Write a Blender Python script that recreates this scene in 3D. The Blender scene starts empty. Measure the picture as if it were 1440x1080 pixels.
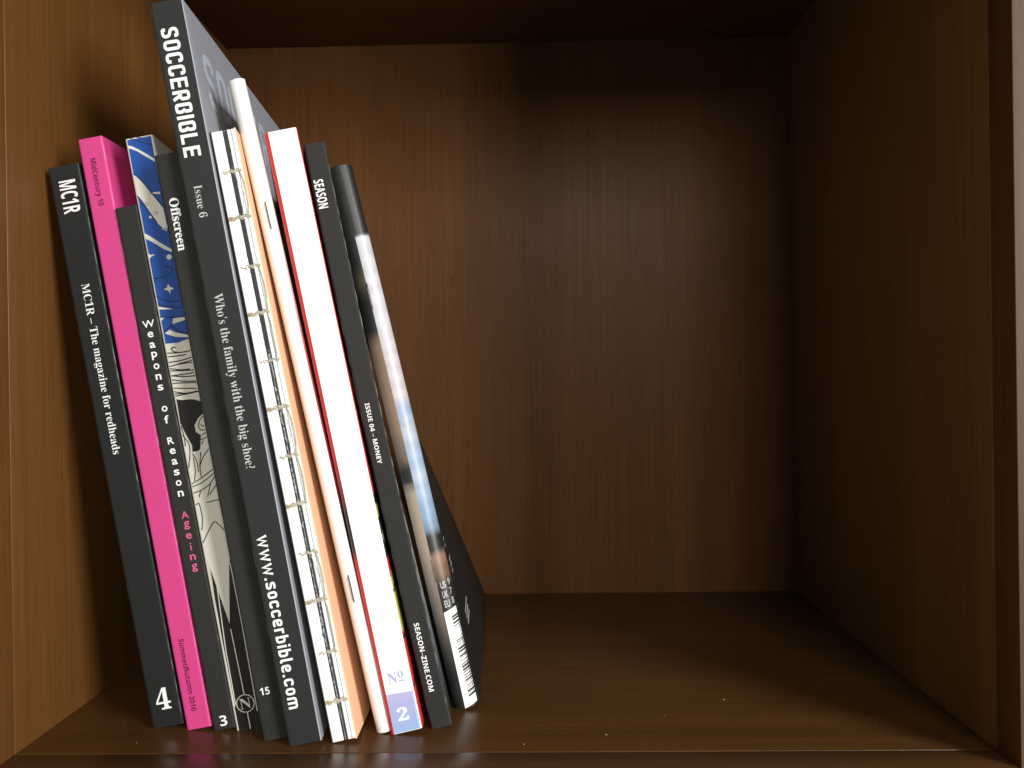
import bpy, bmesh, math, random
from mathutils import Vector, Euler
from mathutils.geometry import tessellate_polygon

S = bpy.context.scene
COL = S.collection
R = math.radians
MM = 0.001

# ------------------------------------------------------------------ camera
cd = bpy.data.cameras.new('camera')
cd.sensor_width = 36.0
cd.lens = 30.58
cd.clip_start = 0.01
cd.clip_end = 50
cam = bpy.data.objects.new('camera', cd)
COL.objects.link(cam)
cam.location = (0.1792, -0.2816, 0.1259)
cam.rotation_euler = (R(90 - 0.0914), R(0.7907), R(1.1504))
S.camera = cam

# ------------------------------------------------------------------ light
world = bpy.data.worlds.new('World')
S.world = world
world.use_nodes = True
bg = world.node_tree.nodes['Background']
bg.inputs[0].default_value = (1.0, 0.94, 0.84, 1)
bg.inputs[1].default_value = 0.20


def area(name, loc, target, sx, sy, watts, colour):
    l = bpy.data.lights.new(name, 'AREA')
    l.shape = 'RECTANGLE'
    l.size = sx
    l.size_y = sy
    l.energy = watts
    l.color = colour
    o = bpy.data.objects.new(name, l)
    COL.objects.link(o)
    o.location = loc
    o.rotation_euler = (Vector(target) - Vector(loc)).to_track_quat('-Z', 'Y').to_euler()
    return o


# two windows of the room: one well off to the right, one almost straight ahead of the cubby
area('window_light_side', (1.30, -1.06, 0.36), (0.05, 0.03, 0.17), 0.46, 0.80, 35, (1.0, 0.99, 0.975))
area('window_light_front', (0.60, -1.95, 0.86), (0.16, 0.2, 0.16), 0.55, 0.62, 17.5, (1.0, 0.955, 0.88))

S.view_settings.view_transform = 'Standard'
S.view_settings.look = 'None'
S.view_settings.exposure = 0.0
S.view_settings.gamma = 1.0
S.view_settings.use_curve_mapping = False
S.render.engine = 'CYCLES'
S.cycles.max_bounces = 8
S.cycles.use_denoising = True
S.render.filter_size = 1.5
random.seed(7)

# ------------------------------------------------------------------ materials
MATS = {}


def new_mat(name):
    m = bpy.data.materials.new(name)
    m.use_nodes = True
    return m, m.node_tree.nodes, m.node_tree.links, m.node_tree.nodes['Principled BSDF']


def paper(name, rgb, rough=0.55, var=0.06, scale=900.0, spec=0.5, bump=0.04, mottle=0.05, coat=0.0):
    """printed or coated paper: fine fibre grain, faint mottling, slight tooth"""
    m, N, L, P = new_mat(name)
    tc = N.new('ShaderNodeTexCoord')
    n1 = N.new('ShaderNodeTexNoise'); n1.inputs['Scale'].default_value = scale; n1.inputs['Detail'].default_value = 3
    n2 = N.new('ShaderNodeTexNoise'); n2.inputs['Scale'].default_value = 45; n2.inputs['Detail'].default_value = 4
    L.new(tc.outputs['Object'], n1.inputs['Vector']); L.new(tc.outputs['Object'], n2.inputs['Vector'])
    a = N.new('ShaderNodeMath'); a.operation = 'MULTIPLY_ADD'
    L.new(n1.outputs['Fac'], a.inputs[0]); a.inputs[1].default_value = 2 * var; a.inputs[2].default_value = 1 - var
    b = N.new('ShaderNodeMath'); b.operation = 'MULTIPLY_ADD'
    L.new(n2.outputs['Fac'], b.inputs[0]); b.inputs[1].default_value = 2 * mottle; b.inputs[2].default_value = 1 - mottle
    c = N.new('ShaderNodeMath'); c.operation = 'MULTIPLY'
    L.new(a.outputs[0], c.inputs[0]); L.new(b.outputs[0], c.inputs[1])
    mx = N.new('ShaderNodeVectorMath'); mx.operation = 'SCALE'
    mx.inputs[0].default_value = rgb; L.new(c.outputs[0], mx.inputs['Scale'])
    L.new(mx.outputs['Vector'], P.inputs['Base Color'])
    P.inputs['Roughness'].default_value = rough
    P.inputs['Specular IOR Level'].default_value = spec
    P.inputs['Coat Weight'].default_value = coat
    P.inputs['Coat Roughness'].default_value = 0.2
    if bump:
        bp = N.new('ShaderNodeBump'); bp.inputs['Strength'].default_value = bump; bp.inputs['Distance'].default_value = 0.0003
        L.new(n1.outputs['Fac'], bp.inputs['Height']); L.new(bp.outputs['Normal'], P.inputs['Normal'])
    MATS[name] = m
    return m


def print_ramp(name, stops, h, interp='LINEAR', rough=0.3, warp=0.004, noise_scale=120.0, coat=0.0, tint=0.12, ribs=0.0):
    """a printed picture whose colours change down the height of a cover or spine (stops in mm from the top)"""
    m, N, L, P = new_mat(name)
    tc = N.new('ShaderNodeTexCoord')
    sep = N.new('ShaderNodeSeparateXYZ'); L.new(tc.outputs['Object'], sep.inputs[0])
    nz = N.new('ShaderNodeTexNoise'); nz.inputs['Scale'].default_value = noise_scale; nz.inputs['Detail'].default_value = 4
    L.new(tc.outputs['Object'], nz.inputs['Vector'])
    off = N.new('ShaderNodeMath'); off.operation = 'MULTIPLY_ADD'
    L.new(nz.outputs['Fac'], off.inputs[0]); off.inputs[1].default_value = 2 * warp / h; off.inputs[2].default_value = 1 - warp / h
    q = N.new('ShaderNodeMath'); q.operation = 'MULTIPLY_ADD'
    L.new(sep.outputs['Z'], q.inputs[0]); q.inputs[1].default_value = -1 / h; L.new(off.outputs[0], q.inputs[2])
    ramp = N.new('ShaderNodeValToRGB'); ramp.color_ramp.interpolation = interp
    el = ramp.color_ramp.elements
    while len(el) < len(stops):
        el.new(0.5)
    for e, (s, c) in zip(el, stops):
        e.position = min(1, max(0, s * MM / h)); e.color = (*c, 1)
    L.new(q.outputs[0], ramp.inputs['Fac'])
    n2 = N.new('ShaderNodeTexNoise'); n2.inputs['Scale'].default_value = 420; n2.inputs['Detail'].default_value = 3
    L.new(tc.outputs['Object'], n2.inputs['Vector'])
    k = N.new('ShaderNodeMath'); k.operation = 'MULTIPLY_ADD'
    L.new(n2.outputs['Fac'], k.inputs[0]); k.inputs[1].default_value = 2 * tint; k.inputs[2].default_value = 1 - tint
    sc = N.new('ShaderNodeVectorMath'); sc.operation = 'SCALE'
    L.new(ramp.outputs['Color'], sc.inputs[0]); L.new(k.outputs[0], sc.inputs['Scale'])
    col = sc.outputs['Vector']
    if ribs:
        wv = N.new('ShaderNodeTexWave'); wv.bands_direction = 'Z'; wv.inputs['Scale'].default_value = 40
        wv.inputs['Distortion'].default_value = 4.0; wv.inputs['Detail'].default_value = 1; wv.inputs['Detail Scale'].default_value = 1.5
        L.new(tc.outputs['Object'], wv.inputs['Vector'])
        kk = N.new('ShaderNodeMath'); kk.operation = 'MULTIPLY_ADD'
        L.new(wv.outputs['Fac'], kk.inputs[0]); kk.inputs[1].default_value = ribs; kk.inputs[2].default_value = 1 - ribs
        s2 = N.new('ShaderNodeVectorMath'); s2.operation = 'SCALE'
        L.new(col, s2.inputs[0]); L.new(kk.outputs[0], s2.inputs['Scale'])
        col = s2.outputs['Vector']
    L.new(col, P.inputs['Base Color'])
    P.inputs['Roughness'].default_value = rough
    P.inputs['Coat Weight'].default_value = coat
    P.inputs['Coat Roughness'].default_value = 0.15
    MATS[name] = m
    return m


def wood(name, dark, light, grain, rough=0.42, fine=1.0, offset=(0, 0, 0), spec=0.3, smears=0.04):
    """dark stained veneer: long grain lines, pores and broad tone bands along the axis `grain` (0 x, 1 y, 2 z)"""
    m, N, L, P = new_mat(name)
    tc = N.new('ShaderNodeTexCoord')

    def mapped(across, along):
        mp = N.new('ShaderNodeMapping')
        sc = [across] * 3; sc[grain] = along
        mp.inputs['Scale'].default_value = sc
        mp.inputs['Location'].default_value = offset
        L.new(tc.outputs['Object'], mp.inputs['Vector'])
        return mp.outputs['Vector']

    def noise(vec, detail, rough_=0.55, dist=0.0):
        n = N.new('ShaderNodeTexNoise'); n.inputs['Scale'].default_value = 1.0
        n.inputs['Detail'].default_value = detail; n.inputs['Roughness'].default_value = rough_
        n.inputs['Distortion'].default_value = dist
        L.new(vec, n.inputs['Vector'])
        return n.outputs['Fac']

    def ramp(fac, lo, hi, a=0.0, b=1.0):
        r = N.new('ShaderNodeMapRange'); r.clamp = True
        r.inputs['From Min'].default_value = lo; r.inputs['From Max'].default_value = hi
        r.inputs['To Min'].default_value = a; r.inputs['To Max'].default_value = b
        L.new(fac, r.inputs['Value'])
        return r.outputs['Result']

    def mul(a, b):
        q = N.new('ShaderNodeMath'); q.operation = 'MULTIPLY'
        L.new(a, q.inputs[0]); L.new(b, q.inputs[1])
        return q.outputs[0]

    bands = noise(mapped(42, 1.1), 3, 0.55, 0.3)
    lines = noise(mapped(620 * fine, 5.5), 4, 0.7)
    pores = noise(mapped(1500 * fine, 34), 2, 0.6)
    cloud = noise(mapped(14, 6), 3)
    mx = N.new('ShaderNodeMix'); mx.data_type = 'RGBA'
    L.new(ramp(bands, 0.22, 0.78), mx.inputs['Factor'])
    mx.inputs[6].default_value = (*dark, 1); mx.inputs[7].default_value = (*light, 1)
    tone = mul(mul(ramp(lines, 0.30, 0.68, 0.84, 1.09), ramp(pores, 0.30, 0.46, 0.78, 1.0)), ramp(cloud, 0.3, 0.7, 0.90, 1.08))
    # rubbed streaks, fine scratches and small darker flecks of figure
    streak = noise(mapped(240, 7), 2, 0.5, 0.4)
    fleck = noise(mapped(420, 60), 3, 0.6, 0.6)
    tone = mul(tone, mul(ramp(streak, 0.66, 0.74, 1.0, 1.22), ramp(fleck, 0.28, 0.38, 0.80, 1.0)))
    sc = N.new('ShaderNodeVectorMath'); sc.operation = 'SCALE'
    L.new(mx.outputs[2], sc.inputs[0]); L.new(tone, sc.inputs['Scale'])
    L.new(sc.outputs['Vector'], P.inputs['Base Color'])
    smear = noise(mapped(38, 17), 4, 0.6, 0.8)
    L.new(mul(ramp(lines, 0.25, 0.75, 1.05, 0.95), ramp(smear, 0.3, 0.7, rough * (1 - smears), rough * (1 + smears))), P.inputs['Roughness'])
    P.inputs['Specular IOR Level'].default_value = spec
    bp = N.new('ShaderNodeBump'); bp.inputs['Strength'].default_value = 0.12; bp.inputs['Distance'].default_value = 0.0003
    L.new(tone, bp.inputs['Height']); L.new(bp.outputs['Normal'], P.inputs['Normal'])
    MATS[name] = m
    return m


DK, LT = (0.100, 0.0400, 0.0092), (0.150, 0.0625, 0.0150)
wood('wood_upright', DK, LT, 2)
wood('wood_upright_lit', (0.160, 0.076, 0.0185), (0.235, 0.114, 0.030), 2, offset=(3.3, 1.7, 9.1))  # same veneer for the right panel, colour lightened to stand in for fill light
wood('wood_back', (0.104, 0.0435, 0.0140), (0.130, 0.0555, 0.0185), 2, rough=0.44, fine=1.1, offset=(7.7, 0, 2.2), spec=0.13)
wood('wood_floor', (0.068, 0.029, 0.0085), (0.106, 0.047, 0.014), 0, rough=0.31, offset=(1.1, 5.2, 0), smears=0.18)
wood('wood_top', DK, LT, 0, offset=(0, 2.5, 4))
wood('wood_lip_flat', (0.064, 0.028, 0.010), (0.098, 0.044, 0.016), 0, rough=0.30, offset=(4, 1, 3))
wood('wood_lip_upright', DK, LT, 2, offset=(9, 4, 3))
wood('wood_front_edge', (0.068, 0.038, 0.019), (0.125, 0.080, 0.050), 2, rough=0.55, offset=(2, 3, 1))

paper('black_matte', (0.0135, 0.0150, 0.0150), 0.55, spec=0.32)
paper('black_grey', (0.021, 0.0215, 0.020), 0.6, spec=0.32)
paper('black_soft', (0.0175, 0.018, 0.0168), 0.6, spec=0.32)
paper('black_olive', (0.020, 0.0203, 0.0172), 0.65, spec=0.3)
paper('mag_black', (0.010, 0.0105, 0.0105), 0.5, spec=0.3)
paper('print_thin', (0.50, 0.51, 0.50), 0.5, bump=0)
paper('edge_wear', (0.20, 0.20, 0.195), 0.7, bump=0)
paper('soccer_black', (0.0195, 0.0215, 0.0215), 0.55, spec=0.32)
paper('print_white', (0.84, 0.85, 0.84), 0.5, bump=0)
paper('print_grey', (0.50, 0.51, 0.50), 0.5, bump=0)
paper('print_pink', (0.66, 0.10, 0.25), 0.5, bump=0)
paper('pink', (0.60, 0.050, 0.225), 0.5, var=0.03)
paper('pink_rub', (0.85, 0.30, 0.48), 0.6, bump=0)
paper('plum_ink', (0.11, 0.004, 0.045), 0.5, bump=0)
paper('lilac_grey', (0.285, 0.295, 0.33), 0.42, var=0.02)
paper('lilac_letter', (0.43, 0.465, 0.535), 0.42, var=0.02, bump=0)
paper('page', (0.78, 0.76, 0.70), 0.7)
paper('white_paper', (0.86, 0.87, 0.86), 0.5, var=0.02)
paper('white_shiny', (0.86, 0.86, 0.85), 0.35, var=0.02)
paper('cream_back', (0.66, 0.58, 0.46), 0.55, var=0.02)
paper('peach', (0.86, 0.50, 0.31), 0.55, var=0.03)
paper('cream', (0.76, 0.75, 0.66), 0.5, var=0.03)
paper('blue', (0.014, 0.082, 0.37), 0.45, var=0.06, mottle=0.12)
paper('navy', (0.008, 0.025, 0.11), 0.5, bump=0)
paper('ink', (0.012, 0.0115, 0.010), 0.5, bump=0)
paper('red', (0.64, 0.040, 0.028), 0.4)
paper('signature_grey', (0.26, 0.28, 0.29), 0.6)
paper('signature_black', (0.030, 0.034, 0.038), 0.5)
paper('lavender_ink', (0.40, 0.42, 0.66), 0.5, bump=0)
paper('pale_mark', (0.66, 0.67, 0.66), 0.5, bump=0)
paper('pale_line', (0.55, 0.57, 0.56), 0.6, bump=0)
paper('thread', (0.50, 0.45, 0.35), 0.8)
paper('thread_brown', (0.42, 0.32, 0.18), 0.8)
paper('dust', (0.42, 0.39, 0.33), 0.9, bump=0)
m, N, L, P = new_mat('steel')
P.inputs['Base Color'].default_value = (0.42, 0.42, 0.44, 1); P.inputs['Metallic'].default_value = 1; P.inputs['Roughness'].default_value = 0.35
MATS['steel'] = m
print_ramp('lavender_block', [(205, (0.44, 0.42, 0.66)), (211, (0.37, 0.40, 0.66)), (220, (0.28, 0.42, 0.68))], 0.2199, rough=0.5, warp=0.002, tint=0.05)
print_ramp('comic_cover', [(0, (0.60, 0.03, 0.03)), (134, (0.02, 0.02, 0.02)), (137, (0.42, 0.40, 0.10)), (141, (0.03, 0.03, 0.02)), (147, (0.25, 0.26, 0.16)),
                           (151, (0.02, 0.02, 0.02)), (157, (0.62, 0.03, 0.03)), (163, (0.50, 0.47, 0.10)), (168, (0.04, 0.04, 0.02)), (170, (0.52, 0.49, 0.11)),
                           (184, (0.62, 0.05, 0.03)), (186, (0.03, 0.02, 0.02)), (188, (0.66, 0.04, 0.03)), (203, (0.05, 0.02, 0.02)), (204.5, (0.66, 0.04, 0.03))],
           0.2199, 'CONSTANT', rough=0.35, warp=0.003, noise_scale=260)
print_ramp('comic_back', [(0, (0.66, 0.045, 0.030)), (118, (0.55, 0.03, 0.03)), (140, (0.02, 0.02, 0.02)), (152, (0.03, 0.02, 0.02)), (156, (0.60, 0.035, 0.03)), (220, (0.62, 0.04, 0.03))],
           0.2199, rough=0.35, warp=0.002)
print_ramp('booklet_front', [(0, (0.80, 0.79, 0.76)), (60, (0.76, 0.70, 0.68)), (100, (0.55, 0.12, 0.11)), (150, (0.40, 0.05, 0.05)), (160, (0.05, 0.04, 0.04)), (175, (0.05, 0.04, 0.04)), (182, (0.50, 0.05, 0.05)), (240, (0.62, 0.09, 0.08))],
           0.2401, rough=0.3)
print_ramp('season_front', [(0, (0.04, 0.04, 0.04)), (60, (0.05, 0.05, 0.05)), (95, (0.48, 0.52, 0.54)), (150, (0.58, 0.64, 0.68)), (175, (0.36, 0.44, 0.50)), (200, (0.10, 0.12, 0.13)), (217, (0.03, 0.03, 0.03))],
           0.2169, rough=0.2, warp=0.006)
BK = (0.016, 0.017, 0.017)
print_ramp('glossy_photo_front', [(0, BK), (27.4, BK), (28.2, (0.50, 0.53, 0.55)), (52, (0.54, 0.53, 0.56)), (90, (0.50, 0.46, 0.48)), (97, (0.27, 0.36, 0.50)), (103, (0.40, 0.43, 0.49)),
                                  (116, (0.28, 0.37, 0.51)), (122, (0.36, 0.43, 0.53)), (134, (0.22, 0.32, 0.46)), (143, (0.18, 0.25, 0.35)), (146, BK), (151, BK), (154, (0.24, 0.14, 0.09)), (160, (0.17, 0.09, 0.05)), (166, BK), (213, BK)],
           0.2133, rough=0.42, warp=0.0015, ribs=0.11)
print_ramp('glossy_photo_back', [(0, BK), (38, (0.022, 0.022, 0.02)), (46, (0.07, 0.06, 0.035)), (52, BK), (64, BK), (70, (0.22, 0.15, 0.10)), (100, (0.24, 0.16, 0.11)), (114, (0.16, 0.11, 0.08)), (119, BK), (124, BK),
                                 (128, (0.36, 0.28, 0.20)), (148, (0.34, 0.27, 0.20)), (160, (0.26, 0.21, 0.16)), (176, (0.17, 0.13, 0.10)), (190, (0.06, 0.05, 0.04)), (200, BK), (213, BK)],
           0.2133, rough=0.45, warp=0.003)

# ------------------------------------------------------------------ object helpers


def link(name, me, parent=None):
    o = bpy.data.objects.new(name, me)
    COL.objects.link(o)
    if parent:
        o.parent = parent
    return o


def thing(name, label, cat, loc=(0, 0, 0), rot=(0, 0, 0), group=None):
    o = bpy.data.objects.new(name, None)
    o.empty_display_size = 0.02
    COL.objects.link(o)
    o.location = loc
    o.rotation_euler = rot
    o['label'] = label
    o['category'] = cat
    if group:
        o['group'] = group
    return o


class MB:
    """collects faces with materials; build() links them as one mesh"""

    def __init__(self):
        self.v, self.f, self.mi, self.mats = [], [], [], []

    def slot(self, mat):
        if mat not in self.mats:
            self.mats.append(mat)
        return self.mats.index(mat)

    def add(self, verts, faces, mat):
        b = len(self.v)
        self.v += [tuple(p) for p in verts]
        k = self.slot(mat)
        for f in faces:
            self.f.append([b + i for i in f])
            self.mi.append(k)

    def box(self, x0, x1, y0, y1, z0, z1, mat):
        vs = [(x, y, z) for x in (x0, x1) for y in (y0, y1) for z in (z0, z1)]
        self.add(vs, [(0, 1, 3, 2), (4, 6, 7, 5), (0, 4, 5, 1), (2, 3, 7, 6), (0, 2, 6, 4), (1, 5, 7, 3)], mat)

    def tube(self, pts, r, mat, n=6):
        pts = [Vector(p) for p in pts]
        vs, fs = [], []
        for i, p in enumerate(pts):
            d = (pts[min(i + 1, len(pts) - 1)] - pts[max(i - 1, 0)]).normalized()
            a = d.cross(Vector((0.13, 0.9, 0.41))).normalized()
            b = d.cross(a)
            rr = r[i] if isinstance(r, list) else r
            for k in range(n):
                t = 2 * math.pi * k / n
                vs.append(p + rr * (math.cos(t) * a + math.sin(t) * b))
        for i in range(len(pts) - 1):
            for k in range(n):
                fs.append((i * n + k, i * n + (k + 1) % n, (i + 1) * n + (k + 1) % n, (i + 1) * n + k))
        fs.append(tuple(range(n))[::-1])
        fs.append(tuple((len(pts) - 1) * n + k for k in range(n)))
        self.add(vs, fs, mat)

    def build(self, name, parent=None, smooth=None, fix=True):
        me = bpy.data.meshes.new(name)
        me.from_pydata(self.v, [], self.f)
        for mt in self.mats:
            me.materials.append(MATS[mt])
        me.polygons.foreach_set('material_index', self.mi)
        if fix:
            bm = bmesh.new(); bm.from_mesh(me)
            bmesh.ops.recalc_face_normals(bm, faces=bm.faces)
            bm.to_mesh(me); bm.free()
        if smooth:
            me.polygons.foreach_set('use_smooth', [True] * len(me.polygons))
            me.set_sharp_from_angle(angle=R(smooth))
        me.update()
        return link(name, me, parent)


# ------------------------------------------------------------------ lettering
DG = bpy.context.evaluated_depsgraph_get


def math_alpha(s, up, lo, dig):
    out = ''
    for ch in s:
        if 'A' <= ch <= 'Z': out += chr(up + ord(ch) - 65)
        elif 'a' <= ch <= 'z': out += chr(lo + ord(ch) - 97)
        elif '0' <= ch <= '9': out += chr(dig + ord(ch) - 48)
        else: out += ch
    return out


def serif_bold(s): return math_alpha(s, 0x1D400, 0x1D41A, 0x1D7CE)
def sans_bold(s): return math_alpha(s, 0x1D5D4, 0x1D5EE, 0x1D7EC)
def plain(s): return s


def raw_text(s, offset=0.0):
    c = bpy.data.curves.new('lettering', 'FONT')
    c.body = s; c.size = 1.0; c.resolution_u = 4; c.offset = offset
    o = bpy.data.objects.new('lettering', c)
    COL.objects.link(o)
    bpy.context.view_layer.update()
    me = bpy.data.meshes.new_from_object(o.evaluated_get(DG()))
    v = [(p.co.x, p.co.y) for p in me.vertices]
    f = [list(p.vertices) for p in me.polygons]
    bpy.data.objects.remove(o); bpy.data.curves.remove(c); bpy.data.meshes.remove(me)
    return v, f


def fillet(pts, r, closed=False, n=6):
    out = []
    N_ = len(pts)
    for i in range(N_):
        p = Vector(pts[i])
        if not closed and i in (0, N_ - 1):
            out.append(p); continue
        a, b = Vector(pts[i - 1]), Vector(pts[(i + 1) % N_])
        la, lb = (a - p).length, (b - p).length
        q = min(r, la * 0.499, lb * 0.499)
        if q < 1e-6:
            out.append(p); continue
        s, e = p + (a - p).normalized() * q, p + (b - p).normalized() * q
        for k in range(n + 1):
            t = k / n
            out.append(s * (1 - t) ** 2 + p * 2 * t * (1 - t) + e * t * t)
    return out


def ribbon(pts, t, closed=False):
    pts = [Vector(p) for p in pts]
    q = [pts[0]]
    for p in pts[1:]:
        if (p - q[-1]).length > 1e-5: q.append(p)
    if closed and (q[0] - q[-1]).length < 1e-5: q.pop()
    n = len(q); vs = []; fs = []
    for i, p in enumerate(q):
        d0 = (p - q[i - 1]) if (closed or i) else (q[1] - p)
        d1 = (q[(i + 1) % n] - p) if (closed or i < n - 1) else d0
        d0 = d0.normalized(); d1 = d1.normalized()
        n0, n1 = Vector((-d0.y, d0.x)), Vector((-d1.y, d1.x))
        m_ = (n0 + n1)
        m_ = m_.normalized() if m_.length > 1e-6 else n0
        k = min(1.6, 1 / max(0.3, m_.dot(n0)))
        vs += [tuple(p + m_ * t * 0.5 * k), tuple(p - m_ * t * 0.5 * k)]
    for i in range(n if closed else n - 1):
        j = (i + 1) % n
        fs.append((2 * i, 2 * i + 1, 2 * j + 1, 2 * j))
    return vs, fs


def din_text(s, t=0.16, w=0.50, gap=0.13):
    """rounded engineering letters drawn as strokes; returns (vertices with a small lift per stroke, faces)"""
    V_, F_ = [], []
    x = 0.0
    h = t / 2
    X = 0.74 - h
    T = 1 - h

    def put(pts, r=0.0, closed=False, lift=0):
        pp = [(x + a, b) for a, b in pts]
        vs, fs = ribbon(fillet(pp, r, closed) if r else pp, t, closed)
        b = len(V_)
        V_.extend((p[0], p[1], lift) for p in vs)
        F_.extend([b + i for i in f] for f in fs)
    for ch in s:
        W = w
        l, r_ = h, w - h
        if ch == 'S': put([(r_, .74), (r_, T), (l, T), (l, .54), (r_, .46), (r_, h), (l, h), (l, .26)], .19)
        elif ch == 'O': put([(l, h), (r_, h), (r_, T), (l, T)], .17, True)
        elif ch == 'C': put([(r_, .70), (r_, T), (l, T), (l, h), (r_, h), (r_, .30)], .17)
        elif ch == 'E': put([(w, T), (l, T), (l, h), (w, h)]); put([(l, .5), (w * .93, .5)], lift=1)
        elif ch == 'R': put([(l, 0), (l, T), (r_, T), (r_, .44), (l, .44)], .13); put([(w * .48, .44), (r_ + .02, 0)], lift=1)
        elif ch == 'B': put([(l, h), (r_, h), (r_, .42), (r_ - .10, .50), (r_, .58), (r_, T), (l, T)], .10, True)
        elif ch == 'I': W = t; put([(h, 0), (h, 1)])
        elif ch == 'L': put([(l, 1), (l, h), (w * .95, h)])
        elif ch == 'w': W = .86; put([(.06, .74), (.24, .05), (.43, .62), (.62, .05), (.80, .74)])
        elif ch == '.': W = t; put([(0, h), (t, h)])
        elif ch == 's': put([(r_, .56), (r_, X), (l, X), (l, .42), (r_, .34), (r_, h), (l, h), (l, .19)], .14)
        elif ch == 'o': put([(l, h), (r_, h), (r_, X), (l, X)], .17, True)
        elif ch == 'c': put([(r_, .52), (r_, X), (l, X), (l, h), (r_, h), (r_, .23)], .17)
        elif ch == 'e': put([(l, .36), (r_, .36), (r_, X), (l, X), (l, h), (r_, h), (r_, .18)], .15)
        elif ch == 'r': W = .38; put([(l, 0), (l, .74)]); put([(l, .40), (l, X), (W, X)], .17, lift=1)
        elif ch == 'b': put([(l, h), (r_, h), (r_, X), (l, X)], .17, True); put([(l, 0), (l, 1)], lift=1)
        elif ch == 'i': W = t; put([(h, 0), (h, .74)]); put([(h, .86), (h, 1.02)])
        elif ch == 'l': W = .26; put([(l, 1), (l, h), (W, h)], .12)
        elif ch == 'm':
            W = .84; put([(l, 0), (l, X), (W - h, X), (W - h, 0)], .15); put([(W / 2, 0), (W / 2, X)], lift=1)
        x += W + gap
    return V_, F_, x - gap


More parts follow.
